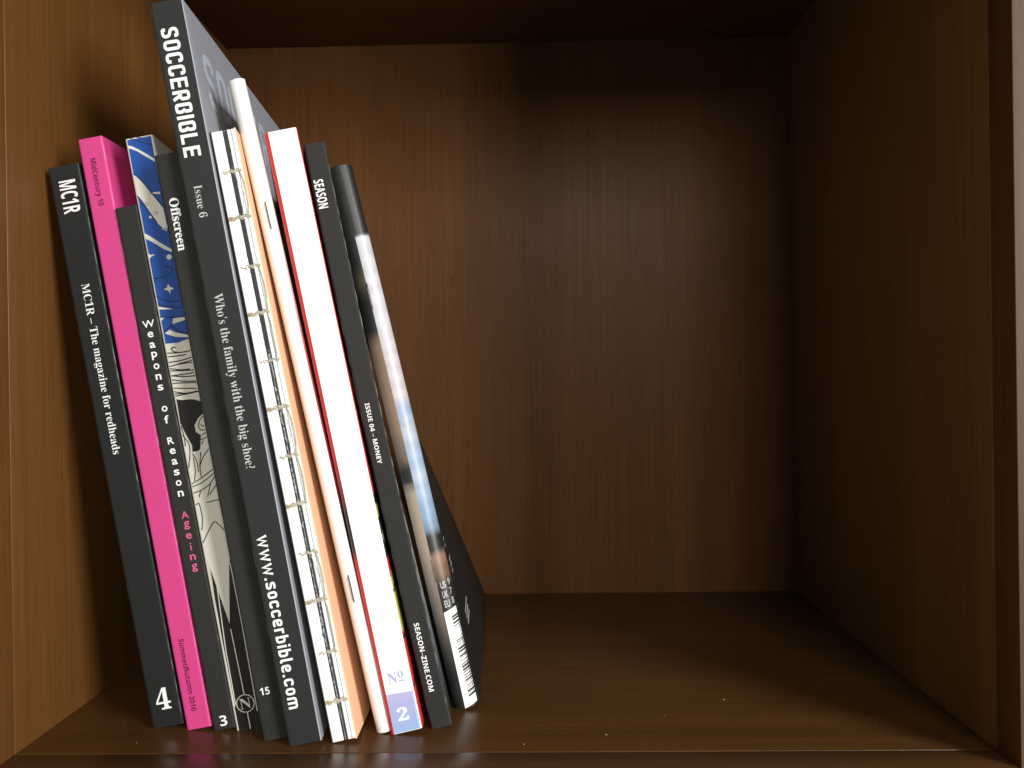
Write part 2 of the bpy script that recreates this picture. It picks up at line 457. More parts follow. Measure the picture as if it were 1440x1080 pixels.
# ------------------------------------------------------------------ a leaning book
class Book:
    """local frame: x across the spine, y into the shelf, z up; leans about its lower edge on the shelf"""

    def __init__(self, name, label, cat, loc, lean, yaw, h, t, W, yt=0.0, yb=0.0, pinch=0.9, bow=0.0, r=0.0006, round_=None, nv=28, thick=0.00035, group="magazines leaning together in the cubby"):
        self.root = thing(name, label, cat, loc, (0, R(-lean), R(yaw)), group)
        self.h, self.t, self.W, self.yt, self.yb, self.pinch, self.bow, self.r, self.round = h, t, W, yt, yb, pinch, bow, r, round_
        self.nv, self.ct = nv, thick

    def warp(self, a, w, v):
        k = max(0.0, min(1.2, w / self.W))
        a = self.t / 2 + (a - self.t / 2) * (1 - (1 - self.pinch) * k)
        u = v / self.h
        x = a - max(0, w) * (math.tan(R(self.yt)) * u + math.tan(R(self.yb)) * (1 - u)) + self.bow * 4 * u * (1 - u)
        return (x, w, v)

    def front(self, a):
        """depth of the spine surface at a"""
        if self.round:
            q = max(-1, min(1, (a - self.t / 2) / (self.t / 2)))
            return self.round * (1 - math.sqrt(max(0, 1 - q * q)))
        r = self.r
        d = min(a, self.t - a)
        if d >= r: return 0.0
        d = max(0, d)
        return r - math.sqrt(max(0, r * r - (r - d) ** 2))

    def extrude(self, mb, outline, mat, v0=0.0, v1=None, mats=None):
        """outline: closed list of (a, w); mats: material per outline edge"""
        v1 = self.h if v1 is None else v1
        n, m_ = len(outline), self.nv
        vs = [self.warp(a, w, v0 + (v1 - v0) * j / m_) for j in range(m_ + 1) for a, w in outline]
        side = {}
        for j in range(m_):
            for i in range(n):
                k = (i + 1) % n
                side.setdefault(mats[i] if mats else mat, []).append((j * n + i, j * n + k, (j + 1) * n + k, (j + 1) * n + i))
        caps = [tuple(range(n))[::-1], tuple(m_ * n + i for i in range(n))]
        b = len(mb.v)
        mb.v += vs
        for mt, fs in list(side.items()) + [(mat, caps)]:
            s = mb.slot(mt)
            for f in fs:
                mb.f.append([b + i for i in f]); mb.mi.append(s)

    def arc_range(self, a0, a1, n=10):
        """outer spine outline from a0 to a1"""
        out = []
        for i in range(n + 1):
            if self.round:
                lo, hi = math.acos(max(-1, min(1, 1 - 2 * a0 / self.t))), math.acos(max(-1, min(1, 1 - 2 * a1 / self.t)))
                a = self.t / 2 * (1 - math.cos(lo + (hi - lo) * i / n))
            else:
                a = a0 + (a1 - a0) * (0.5 - 0.5 * math.cos(math.pi * i / n))
            out.append((a, self.front(a)))
        return out

    def spine(self, mat, a0=0.0, a1=None, mats=None, n=16, name='spine'):
        a1 = self.t if a1 is None else a1
        outer = self.arc_range(a0, a1, n)
        c = self.ct
        inner = [(min(max(a, a0 + (c if a0 == 0 else 0)), a1 - (c if a1 == self.t else 0)), w + c * 1.01) for a, w in outer][::-1]
        mb = MB()
        o = outer + inner
        em = None
        if mats:
            em = [mats((outer[i][0] + outer[i + 1][0]) / 2) for i in range(n)] + [mat] * (n + 2)
        self.extrude(mb, o, mat, mats=em)
        self.sm = mb
        return mb

    def cover(self, mat, side, name, nose=0.0, v0=0.0, v1=None, mats=None):
        """side -1: cover facing the left panel, +1: cover facing the right; nose: how much of the spine corner it wraps"""
        c, W = self.ct, self.W
        ws = [self.front(0) + (W - self.front(0)) * (i / 10) ** 1.5 for i in range(11)]
        if side < 0:
            outer = [(0, w) for w in ws]
            if nose: outer = self.arc_range(0, nose, 6)[::-1][:-1] + outer
            inner = [(c, w) for w in ws[::-1]]
            if nose: inner += [(a, w + c) for a, w in self.arc_range(c, nose, 6)][1:]
        else:
            t = self.t
            outer = [(t, w) for w in ws]
            if nose: outer = self.arc_range(t - nose, t, 6)[:-1] + outer
            inner = [(t - c, w) for w in ws[::-1]]
            if nose: inner += [(a, w + c) for a, w in self.arc_range(t - nose, t - c, 6)[::-1]][1:]
        # a cover stops where the spine begins
        mb = MB()
        if not nose:
            e = 0.00002
            outer[0] = (outer[0][0], outer[0][1] + e + c * 1.05); inner[-1] = (inner[-1][0], inner[-1][1] + e + c * 1.05)
        self.extrude(mb, outer + inner, mat, v0, v1)
        return mb

    def pages(self, mat='page', inset=0.0008, name='page_block'):
        c = self.ct + 0.00004
        d = self.front(c) + c * 2.2
        ws = [d + (self.W - 0.0008 - d) * i / 8 for i in range(9)]
        o = [(c, w) for w in ws] + [(self.t - c, w) for w in ws[::-1]]
        mb = MB()
        self.extrude(mb, o, mat, inset, self.h - inset)
        return mb.build(name, self.root)

    # ---- things printed on the spine; s is mm down from the top, c mm across
    def at(self, c, s, lift=0.00008):
        a, v = c * MM, self.h - s * MM
        return self.warp(a, self.front(a) - lift, v)

    def down(self, mb, text, s0, s1, c0, c1, mat, style=plain, offset=0.0, skew=0.0, lift=0.00008):
        """a line of text read down the spine: s0..s1 its run, c0 baseline, c1 cap height"""
        v, f = raw_text(style(text), offset)
        hv, _ = raw_text(style('H'), offset)
        cap = max(y for _, y in hv)
        x0, x1 = min(p[0] for p in v), max(p[0] for p in v)
        pts = []
        for x, y in v:
            q = (x - x0) / (x1 - x0)
            pts.append(self.at(c0 + skew * q + y / cap * (c1 - c0), s0 + q * (s1 - s0), lift))
        mb.add(pts, f, mat)

    def down_din(self, mb, text, s0, s1, c0, c1, mat, **k):
        v, f, wid = din_text(text, **k)
        pts = [self.at(c0 + y * (c1 - c0), s0 + x / wid * (s1 - s0), 0.00008 + 0.000006 * z) for x, y, z in v]
        mb.add(pts, f, mat)

    def upright(self, mb, text, c0, c1, s0, s1, mat, style=plain, offset=0.0, lift=0.00008):
        """characters standing upright: c0..c1 their width, s0 top, s1 baseline"""
        v, f = raw_text(style(text), offset)
        x0, x1 = min(p[0] for p in v), max(p[0] for p in v)
        y1 = max(p[1] for p in v)
        y0 = min(0, min(p[1] for p in v)) if text in ('g', 'p') else 0
        pts = [self.at(c0 + (x - x0) / (x1 - x0) * (c1 - c0), s1 - (y / y1) * (s1 - s0), lift) for x, y in v]
        mb.add(pts, f, mat)

    def poly(self, mb, pts, mat, lift=0.00005, clip=True):
        if clip:
            m0 = max(0.3, 0 if self.round else self.r / MM)
            pts = [(min(max(c, m0), self.t / MM - m0), s) for c, s in pts]
        tri = tessellate_polygon([[Vector((c, s, 0)) for c, s in pts]])
        mb.add([self.at(c, s, lift) for c, s in pts], [list(t) for t in tri], mat)

    def line(self, mb, pts, wid, mat, lift=0.00010):
        m0 = max(0.3, 0 if self.round else self.r / MM)
        pts = [(min(max(c, m0), self.t / MM - m0), s) for c, s in pts]
        vs, fs = ribbon(fillet(pts, 2.0, n=5), wid)
        mb.add([self.at(c, s, lift) for c, s in vs], fs, mat)

    def disc(self, mb, c, s, r, mat, lift=0.00010, ring=None, n=20):
        if ring:
            vs, fs = ribbon([(c + r * math.cos(2 * math.pi * k / n), s + r * math.sin(2 * math.pi * k / n)) for k in range(n)], ring, True)
            mb.add([self.at(a, b, lift) for a, b in vs], fs, mat)
        else:
            mb.add([self.at(c + r * math.cos(2 * math.pi * k / n), s + r * math.sin(2 * math.pi * k / n), lift) for k in range(n)], [tuple(range(n))], mat)

    def staple(self, c, s0, s1, r=0.0003):
        mb = MB()
        pts = []
        for k in range(9):
            s = s0 + (s1 - s0) * k / 8
            pts.append(self.at(c, s, r * 0.9 if 0 < k < 8 else -r))
        mb.tube(pts, r, 'steel')
        return mb.build('staple', self.root, 50)


def finish(mb, name, bk, smooth=35):
    return mb.build(name, bk.root, smooth, fix=True)


def wear(bk, mb, c, amount=0.6, wid=0.10, mat='edge_wear'):
    """rubbed paper showing along a spine corner: broken, uneven hairline"""
    s = 1.0
    H = bk.h / MM
    while s < H - 2:
        l = random.uniform(0.8, 9)
        if random.random() < amount:
            w = wid * random.uniform(0.5, 1.4)
            n = max(1, int(l / 2))
            pts = []
            for i in range(n + 1):
                y = min(H - 0.4, s + l * i / n)
                ww = w * (0.15 if i in (0, n) else random.uniform(0.6, 1.2))
                pts += [bk.at(c - ww / 2, y, 0.00005), bk.at(c + ww / 2, y, 0.00005)]
            mb.add(pts, [(2 * i, 2 * i + 1, 2 * i + 3, 2 * i + 2) for i in range(n)], mat)
        s += l + random.uniform(0.2, 2)


def lint(bk, mb, n, mat='edge_wear'):
    for _ in range(n):
        c, s = random.uniform(1, bk.t / MM - 1), random.uniform(2, bk.h / MM - 2)
        bk.disc(mb, c, s, random.uniform(0.03, 0.10), mat, 0.00005, n=6)

# ------------------------------------------------------------------ the bookcase cubby
CW, CH, CDEP, LIP, TH = 0.335, 0.3286, 0.2375, 0.0146, 0.019
case = thing('bookcase', 'dark brown wooden bookcase cubby that holds the leaning row of magazines', 'bookcase')
G = 0.00022


def bevelled(name, x0, x1, y0, y1, z0, z1, mat, parent, bev=0.0004, front=None):
    mb = MB()
    mb.box(x0, x1, y0, y1, z0, z1, mat)
    me = bpy.data.meshes.new(name)
    me.from_pydata(mb.v, [], mb.f)
    me.materials.append(MATS[mat])
    if front:
        me.materials.append(MATS[front])
    bm = bmesh.new(); bm.from_mesh(me)
    bmesh.ops.recalc_face_normals(bm, faces=bm.faces)
    bmesh.ops.bevel(bm, geom=list(bm.edges), offset=bev, segments=3, affect='EDGES', profile=0.5)
    if front:
        for f in bm.faces:
            if f.normal.y < -0.75: f.material_index = 1
    bm.to_mesh(me); bm.free()
    me.polygons.foreach_set('use_smooth', [True] * len(me.polygons))
    me.set_sharp_from_angle(angle=R(50))
    return link(name, me, parent)


p = bevelled('side_panel', -TH, 0, LIP + G, CDEP, -TH, CH + TH, 'wood_upright', case)
bevelled('front_edging', -TH, 0, 0, LIP - G, -TH, CH + TH, 'wood_lip_upright', p, 0.0003, 'wood_front_edge')
p = bevelled('side_panel', CW, CW + TH, LIP + G, CDEP, -TH, CH + TH, 'wood_upright_lit', case)
bevelled('front_edging', CW, CW + TH, 0, LIP - G, -TH, CH + TH, 'wood_lip_upright', p, 0.0003, 'wood_front_edge')
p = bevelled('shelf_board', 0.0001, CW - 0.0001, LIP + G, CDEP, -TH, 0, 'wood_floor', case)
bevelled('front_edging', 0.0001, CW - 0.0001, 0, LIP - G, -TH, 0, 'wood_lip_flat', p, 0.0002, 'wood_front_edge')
p = bevelled('top_board', 0.0001, CW - 0.0001, LIP + G, CDEP, CH, CH + TH, 'wood_top', case)
bevelled('front_edging', 0.0001, CW - 0.0001, 0, LIP - G, CH, CH + TH, 'wood_lip_flat', p, 0.0002, 'wood_front_edge')
bevelled('back_panel', -TH, CW + TH, CDEP + 0.0001, CDEP + 0.007, -TH, CH + TH, 'wood_back', case)

# ------------------------------------------------------------------ the row of magazines, from the panel outwards
# 1 black, serif title, large 4
b = Book('magazine', 'black magazine with thin white serif sentence on spine, nearest the wooden panel', 'magazine', (0.0386, 0.0362, 0), 9.9, 0, 0.2104, 0.0117, 0.165, pinch=0.9, yb=-1.0)
sp = b.spine('black_matte')
b.down(sp, 'MC1R', 5.6, 17.9, 3.1, 9.3, 'print_white', sans_bold)
b.down(sp, 'MC1R – The magazine for redheads', 44.4, 108.3, 4.4, 7.3, 'print_white', serif_bold, -0.006)
b.upright(sp, '4', 3.0, 8.5, 196.0, 204.0, 'print_white', serif_bold)
wear(b, sp, b.t / MM - 0.22, 0.85, 0.16)
wear(b, sp, 0.2, 0.3)
lint(b, sp, 14)
finish(sp, 'spine', b)
finish(b.cover('black_matte', -1, 'back_cover'), 'back_cover', b)
finish(b.cover('black_matte', 1, 'front_cover'), 'front_cover', b)
b.pages()

# 2 pink
b = Book('magazine', 'bright pink magazine with small dark plum lettering on its spine', 'magazine', (0.0519, 0.0347, 0), 9.77, 0, 0.2203, 0.0091, 0.165, pinch=0.85, yb=-0.5)
sp = b.spine('pink')
b.down(sp, 'MidCentury 10', 7.6, 25.3, 3.3, 5.3, 'plum_ink', sans_bold)
b.down(sp, 'Summer/Autumn 2016', 186.9, 213.6, 3.0, 4.9, 'plum_ink', sans_bold)
b.poly(sp, [(2.8, 196.8), (2.8, 197.2), (5.1, 198.2), (5.1, 197.8)], 'plum_ink', 0.00008)
wear(b, sp, b.t / MM - 0.2, 0.5, 0.16, 'pink_rub')
finish(sp, 'spine', b)
finish(b.cover('pink', -1, 'back_cover'), 'back_cover', b)
finish(b.cover('pink', 1, 'front_cover'), 'front_cover', b)
b.pages()

# 3 dark grey, spaced letters
b = Book('magazine', 'dark grey magazine with widely spaced white and pink letters stacked down spine', 'magazine', (0.0621, 0.0339, 0), 9.89, 1, 0.1944, 0.0080, 0.160, pinch=0.8, yt=0.5, yb=-0.3)
sp = b.spine('black_grey')
txt = 'Weapons of Reason Ageing'
XH = {'a': 2.0, 'c': 2.0, 'e': 2.0, 'o': 2.0, 'n': 2.0, 's': 2.0, 'p': 2.0, 'g': 2.0}
for i, ch in enumerate(txt):
    if ch == ' ': continue
    s = 43.7 + i * (134.4 - 43.7) / 23
    c = 4.2 + 0.1 * i / 23
    mat = 'print_pink' if i >= 18 else 'print_white'
    wd = {'W': 4.4, 'A': 2.7, 'R': 2.3, 'i': 0.5, 'f': 1.7}.get(ch, 2.1)
    hh = 2.6 if ch in 'WAR' else 2.9 if ch in 'fi' else 2.1
    v, f = raw_text(ch, 0.016 if ch not in 'WAi' else 0.010)
    x0, x1 = min(q[0] for q in v), max(q[0] for q in v)
    y0, y1 = min(q[1] for q in v), max(q[1] for q in v)
    if ch in 'gp': hh = 3.0
    sp.add([b.at(c + ((x - x0) / (x1 - x0) - 0.5) * wd, s + hh / 2 - (y - y0) / (y1 - y0) * hh) for x, y in v], f, mat)
b.upright(sp, '3', 2.8, 5.5, 189.3, 193.1, 'print_white', sans_bold)
wear(b, sp, b.t / MM - 0.2, 0.35)
wear(b, sp, 0.25, 0.35)
lint(b, sp, 10)
finish(sp, 'spine', b)
finish(b.cover('black_grey', -1, 'back_cover'), 'back_cover', b)
finish(b.cover('black_grey', 1, 'front_cover'), 'front_cover', b)
b.pages()

# 4 illustrated blue and cream spine
b = Book('magazine', 'magazine with blue and cream line drawings printed on its spine', 'magazine', (0.0705, 0.0338, 0), 9.84, 1.5, 0.2197, 0.0102, 0.165, pinch=0.8, yt=2.5, r=0.0007)
sp = b.spine('cream')
b.poly(sp, [(0.75, 0.4), (9.9, 0.4), (9.9, 75.6), (5, 76.3), (0.75, 75.9)], 'blue', 0.00003)
ART_POLYS = [('white',[(0.23,2.42),(1.91,2.8),(4.17,4.43),(6.69,6.55),(9.35,8.94),(9.27,9.95),(6.17,7.36),(3.68,5.07),(1.71,3.86),(0.05,3.41)]),('white',[(0.1,12.83),(1.98,14.09),(3.99,17.03),(5.57,20.25),(7.51,23.55),(9.1,26.77),(9.29,34.5),(8.6,35.65),(5.91,32.04),(3.82,27.62),(2.3,24.04),(0.29,21.1),(-0.03,17.01)]),('white',[(3.84,20.74),(8.91,20.95),(8.99,21.92)]),('white',[(6.72,34.57),(8.93,34.43),(8.91,35.16)]),('white',[(0.11,34.93),(2.32,36.2),(5.81,39.42),(9.33,42.47),(9.21,43.47),(6.1,41.52),(3.2,38.76),(0.09,36.81)]),('white',[(0.12,42.11),(1.21,43.0),(3.12,43.19),(1.22,43.86),(0.38,44.73),(0.4,43.7)]),('white',[(5.71,54.44),(6.09,55.71),(7.52,56.59),(6.07,57.07),(5.89,58.57),(5.38,57.11),(3.81,56.37),(5.13,55.7)]),('white',[(0.37,62.16),(3.09,62.94),(5.97,63.96),(2.96,63.6),(0.42,63.12)]),('white',[(0.12,66.38),(2.03,66.4),(0.24,67.54)]),('white',[(5.16,67.33),(9.39,67.54),(9.35,68.63),(4.62,69.28)]),('white',[(3.12,71.13),(5.23,72.55),(9.48,74.26),(9.44,75.06),(4.93,74.14),(1.21,72.16)]),('dark',[(0.85,96.52),(0.87,98.24),(0.42,105.34),(1.82,109.71),(3.38,114.11),(3.11,116.45),(5.15,116.49),(6.1,115.99),(7.2,111.06),(5.63,109.4),(5.64,107.0),(7.36,104.76),(9.39,103.43),(9.5,98.83),(6.67,97.55),(2.65,97.14)]),('dark',[(1.05,155.8),(4.78,180.73),(8.44,160.13),(9.89,156.73),(11.59,222.44),(-0.5,220.5)])]
ART_LINES = [('navy',0.12,[(1.9,-0.02),(9.73,4.0)]),('navy',0.12,[(3.94,-0.19),(6.34,0.62)]),('navy',0.18,[(0.45,51.57),(2.43,51.94),(5.22,51.61),(7.58,50.86),(8.71,49.36),(5.9,47.98)]),('navy',0.18,[(0.59,58.1),(2.61,60.01),(5.79,61.29),(9.18,61.41)]),('navy',0.18,[(0.55,60.99),(3.76,62.96),(9.18,64.08)]),('navy',0.15,[(0.86,53.02),(2.07,52.05)]),('navy',0.18,[(0.32,65.84),(4.75,66.81),(9.24,67.41)]),('navy',0.2,[(1.24,71.44),(4.53,69.49)]),('navy',0.2,[(3.9,69.92),(5.4,71.66),(9.09,73.46)]),('navy',0.2,[(0.1,12.83),(1.98,14.09),(3.99,17.03),(5.57,20.25),(7.51,23.55),(9.1,26.77)]),('navy',0.2,[(0.29,21.1),(2.3,24.04),(3.82,27.62),(5.91,32.04)]),('ink',0.17,[(0.65,79.39),(4.93,80.01),(9.12,80.06)]),('ink',0.17,[(0.58,80.73),(3.63,81.05),(7.46,81.14)]),('ink',0.17,[(4.23,77.86),(3.0,77.63),(2.33,78.24),(3.21,79.39),(4.43,79.73)]),('ink',0.17,[(0.55,82.85),(5.1,82.97),(9.04,82.43)]),('ink',0.17,[(0.64,84.34),(4.55,83.97),(9.02,83.52)]),('ink',0.17,[(3.43,84.05),(9.06,84.27)]),('ink',0.17,[(0.67,85.15),(4.47,86.34),(7.91,86.51)]),('ink',0.17,[(0.69,86.0),(9.06,87.2)]),('ink',0.17,[(0.53,87.8),(5.97,88.09),(8.89,88.08)]),('ink',0.17,[(0.71,87.83),(5.07,88.94),(9.21,89.32)]),('ink',0.17,[(0.62,89.28),(4.76,90.61),(9.21,91.26)]),('ink',0.17,[(0.56,90.55),(9.29,91.83)]),('ink',0.17,[(0.76,92.42),(8.89,93.95)]),('ink',0.17,[(0.7,93.7),(4.63,95.17),(9.07,94.9)]),('ink',0.17,[(0.71,94.62),(4.67,94.99)]),('ink',0.17,[(0.57,95.4),(9.39,95.15)]),('ink',0.15,[(0.57,106.39),(1.26,109.94),(1.01,114.0)]),('ink',0.15,[(0.6,109.82),(2.41,112.9),(2.41,115.63),(0.34,122.09)]),('ink',0.15,[(2.99,117.11),(4.14,120.07),(3.89,124.13)]),('ink',0.15,[(6.08,117.01),(4.69,122.22),(4.56,125.96)]),('ink',0.15,[(9.2,116.4),(6.82,118.52),(4.59,122.2)]),('ink',0.15,[(0.6,127.96),(4.28,126.59),(9.18,124.1)]),('ink',0.15,[(0.75,129.01),(4.29,128.31),(9.23,125.65)]),('ink',0.15,[(0.64,131.39),(4.19,130.69),(7.36,129.23),(9.18,126.83)]),('ink',0.15,[(7.36,129.23),(5.5,133.67)]),('ink',0.15,[(3.47,130.89),(2.44,133.09)]),('ink',0.15,[(3.07,118.5),(2.9,123.94),(1.78,127.15)]),('ink',0.15,[(9.16,104.24),(7.47,105.98),(6.77,107.9),(7.84,109.47),(9.06,109.36)]),('ink',0.15,[(7.95,107.09),(8.45,108.04),(9.17,107.84)]),('ink',0.15,[(7.36,111.09),(9.2,110.41)]),('ink',0.15,[(6.89,112.71),(9.22,112.12)]),('ink',0.15,[(6.74,114.4),(7.85,113.06)]),('ink',0.15,[(0.37,135.71),(2.08,135.15),(2.29,141.06),(1.14,145.24)]),('ink',0.15,[(0.27,149.85),(4.58,144.43),(6.4,142.57),(9.27,146.78)]),('ink',0.15,[(4.56,135.62),(10.7,135.3)]),('ink',0.15,[(6.37,133.02),(11.76,129.63)]),('white',0.16,[(1.27,155.84),(0.57,195.36),(0.76,219.64)]),('white',0.16,[(2.85,165.68),(1.63,189.69),(1.43,210.22)]),('white',0.16,[(4.8,182.57),(5.2,205.79),(5.14,219.74)]),('white',0.16,[(9.06,158.78),(9.16,180.83),(8.82,213.82)]),('white',0.16,[(1.49,157.35),(0.81,178.51),(0.95,210.86)])]
ART_DOTS = [('white', 3.86, 29.53, 0.5), ('white', 7.89, 45.03, 0.95)]
ART_RINGS = [('ink', 3.59, 24.57, 0.6, 0.14), ('ink', 6.34, 28.38, 0.5, 0.14)]

for mt, pts in ART_POLYS:
    b.poly(sp, pts, {'white': 'cream', 'dark': 'ink'}[mt], 0.00006)
for mt, w, pts in ART_LINES:
    b.line(sp, pts, w * 2.3, {'white': 'cream'}.get(mt, mt), 0.00009)
for mt, c, s, r in ART_DOTS:
    b.disc(sp, c, s, r, 'cream')
for mt, c, s, r, w in ART_RINGS:
    b.disc(sp, c, s, r, mt, ring=w)
b.disc(sp, 5.05, 210.3, 3.2, 'ink', 0.00011, n=28)
b.disc(sp, 5.05, 210.3, 3.2, 'cream', 0.00013, ring=0.28, n=28)
b.upright(sp, 'N', 3.0, 7.1, 208.4, 212.2, 'cream', serif_bold, -0.006, 0.00013)
finish(sp, 'spine', b)
finish(b.cover('cream', -1, 'back_cover'), 'back_cover', b)
finish(b.cover('cream', 1, 'front_cover'), 'front_cover', b)
b.pages()

# 5 dark grey, bold serif title
b = Book('magazine', 'dark grey magazine with bold white serif title, marked 15 at the spine foot', 'magazine', (0.0834, 0.0242, 0), 9.69, 2.5, 0.2106, 0.0090, 0.165, pinch=0.8, yt=1.0)
sp = b.spine('black_olive')
b.down(sp, 'Offscreen', 15.8, 34.6, 2.3, 5.5, 'print_white', serif_bold, 0.006)
b.upright(sp, '15', 2.0, 5.4, 191.7, 194.3, 'print_white', sans_bold)
wear(b, sp, 0.25, 0.25)
lint(b, sp, 8)
finish(sp, 'spine', b)
finish(b.cover('black_olive', -1, 'back_cover'), 'back_cover', b)
finish(b.cover('black_olive', 1, 'front_cover'), 'front_cover', b)
b.pages()

# 6 the tall one
b = Book('magazine', 'tallest magazine, black spine with large white capitals and a grey cover', 'magazine', (0.0937, 0.0199, 0), 9.73, 3.5, 0.2626, 0.0114, 0.196, yt=0.4, yb=0.5, pinch=0.97, r=0.0005)
sp = b.spine('soccer_black', 0.0, b.t - 0.0004)
b.down_din(sp, 'SOCCERBIBLE', 9.3, 54.6, 2.1, 8.0, 'print_white', t=0.17, w=0.52, gap=0.13)
b.down(sp, 'Issue 6', 64.7, 75.9, 3.4, 6.1, 'print_thin', serif_bold, -0.008)
b.down(sp, 'Who’s the family with the big shoe?', 102.9, 164.7, 3.2, 6.3, 'print_thin', serif_bold, -0.008)
b.down_din(sp, 'www.soccerbible.com', 188.4, 249.9, 2.3, 6.8, 'print_white', t=0.17, w=0.52, gap=0.16)
wear(b, sp, 0.2, 0.35)
lint(b, sp, 10)
finish(sp, 'spine', b)
finish(b.cover('soccer_black', -1, 'back_cover'), 'back_cover', b)
fc = b.cover('lilac_grey', 1, 'front_cover', nose=0.0004)
v, f, wid = din_text('SOCCERBIBLE', t=0.165, w=0.56, gap=0.14)
tx = []
for x, y, z in v:
    w = 0.0122 + x / wid * 0.172
    q = b.warp(b.t, w, b.h - 0.0132 - (1 - y) * 0.0205)
    tx.append((q[0] + 0.00008 + 0.000006 * z, q[1], q[2]))
fc.add(tx, f, 'lilac_letter')
finish(fc, 'front_cover', b)
b.pages()

# 7 open sewn spine
b = Book('book', 'white book with open sewn spine, loose thread and peach cover', 'book', (0.1082, 0.0221, 0), 10.37, 3.5, 0.2184, 0.0088, 0.060, yt=3.0, yb=-4.0, pinch=0.7, r=0.0001)
mb = MB()
folds = [(0.35, 1.05, 0), (1.05, 1.75, 0), (1.75, 2.45, 0), (2.45, 3.15, 0), (3.15, 3.75, 0), (3.75, 4.20, 0), (4.20, 4.85, 2), (4.85, 5.10, 1), (5.10, 5.85, 2), (5.85, 6.45, 0), (6.45, 7.00, 0), (7.00, 7.25, 1), (7.25, 7.85, 0), (7.85, 8.35, 0)]
mt3 = ['white_paper', 'signature_grey', 'signature_black']
outline, em = [], []
for a0, a1, k in folds:
    for i in range(4):
        q = i / 4
        outline.append(((a0 + (a1 - a0) * q) * MM, 0.00012 - 0.00012 * math.sin(math.pi * q) + (0.00012 if k else 0)))
        em.append(mt3[k])
outline.append((8.35 * MM, 0.00012))
n_front = len(outline)
for w in (0.01, 0.02, 0.035, 0.05, 0.0595): outline.append((8.35 * MM, w))
for w in (0.0595, 0.05, 0.035, 0.02, 0.01): outline.append((0.35 * MM, w))
em += ['white_paper'] * (len(outline) - len(em))
b.extrude(mb, outline, 'page', 0.0004, b.h - 0.0004, em)
# worn printing showing as pale flecks on the black fold
for i in range(150):
    s = random.uniform(78, 212); c = 4.95 + random.uniform(-0.35, 0.35) + (-0.1 if s > 120 else 0)
    l = random.uniform(0.3, 1.6); w = random.uniform(0.06, 0.16)
    mb.add([b.warp(x * MM, -0.00007, b.h - y * MM) for x, y in ((c, s), (c + w, s + 0.05), (c + w, s + l), (c, s + l))], [(0, 1, 2, 3)], 'pale_mark')

def fold_mark(c, s, w, l, mat, out):
    k = max(2, int(l / 0.8)); pts = []
    for i in range(k + 1):
        ww = w * (random.uniform(0.55, 1.2) if 0 < i < k else 0.4)
        q = c + random.uniform(-0.04, 0.04)
        pts += [b.warp((q - ww / 2) * MM, -out, b.h - (s + l * i / k) * MM), b.warp((q + ww / 2) * MM, -out, b.h - (s + l * i / k) * MM)]
    mb.add(pts, [(2 * i, 2 * i + 1, 2 * i + 3, 2 * i + 2) for i in range(k)], mat)


# the printed fold is solid dark near the head and broken lower down; faint marks on the white folds
s = 1.0
while s < 214:
    l = random.uniform(2, 7)
    if s < 78:
        fold_mark(5.15 - 0.2 * s / 214, s, 1.45, l * 1.05, 'signature_black', 0.00003)
    else:
        fold_mark(4.75, s, random.uniform(0.3, 0.6), l, 'signature_black', 0.00003)
        if random.random() < 0.6: fold_mark(5.35, s + 1, random.uniform(0.18, 0.32), l * 0.8, 'signature_black', 0.000035)
    s += l
for i in range(46):
    fold_mark(random.choice([1.05, 1.75, 2.45, 3.15, 6.45, 7.1, 7.85]), random.uniform(2, 200), random.uniform(0.05, 0.11), random.uniform(3, 16), 'pale_line', 0.00002)
for c, s in ((4.3, 179.5), (5.8, 182.5)):
    fold_mark(c, s, 0.5, 1.1, 'ink', 0.00006)
finish(mb, 'page_block', b)
st_s = [15.4, 31.5, 49.2, 65.5, 82.6, 99.2, 116.7, 133.6, 151.3, 168.1, 186.8, 204.1]
th = MB()


def on(c, s, out): return b.warp(c * MM, -out * MM, b.h - s * MM)


for i, s in enumerate(st_s):
    strong = i % 2 == 1
    for k in range(3 if strong else 2):
        pts = []
        ph = random.uniform(0, 6)
        c0, c1 = random.uniform(1.1, 2.0) if not strong else random.uniform(0.5, 1.0), random.uniform(7.5, 8.2)
        for j in range(19):
            q = j / 18
            pts.append(on(c0 + (c1 - c0) * q, s + 0.42 * math.sin(q * 17 + ph) * (0.6 + random.random() * 0.6) + 0.4 * (k - 1) - 0.5 * q, 0.16 + 0.12 * math.cos(q * 17 + ph)))
        th.tube(pts, 0.00013 if not strong else 0.00018, 'thread', 5)
    # kettle knots over the dark fold and at the outer fold
    for c in (5.1 + random.uniform(-0.2, 0.2), 7.6):
        for k in range(4):
            r_ = random.uniform(0.35, 0.75); pts = []
            for j in range(11):
                t = 2 * math.pi * j / 10 + k
                pts.append(on(c + r_ * 1.1 * math.cos(t), s - 0.3 + r_ * 0.9 * math.sin(t + 0.5 * k), 0.22 + 0.1 * math.sin(2 * t + k)))
            th.tube(pts, 0.00008, 'thread', 5)
    if strong:      # frayed brown tuft at the near fold
        for k in range(12):
            y = s + random.uniform(-0.7, 0.5)
            th.tube([on(random.uniform(0.4, 1.0), y, 0.1), on(random.uniform(1.2, 2.0), y + random.uniform(-0.4, 0.4), 0.3), on(random.uniform(2.2, 3.6), s + random.uniform(-0.6, 0.2), 0.2)], 0.00013, 'thread_brown', 4)
    # fibres standing off
    for k in range(7):
        c, y = random.uniform(1.0, 8.0), s + random.uniform(-0.4, 0.4)
        dx, dy = random.uniform(-0.6, 0.6), random.uniform(-1.5, 1.5)
        th.tube([on(c, y, 0.15), on(c + dx, y + dy * 0.6, 0.4), on(c + dx * 1.8, y + dy, 0.5)], 0.00003, 'thread', 4)
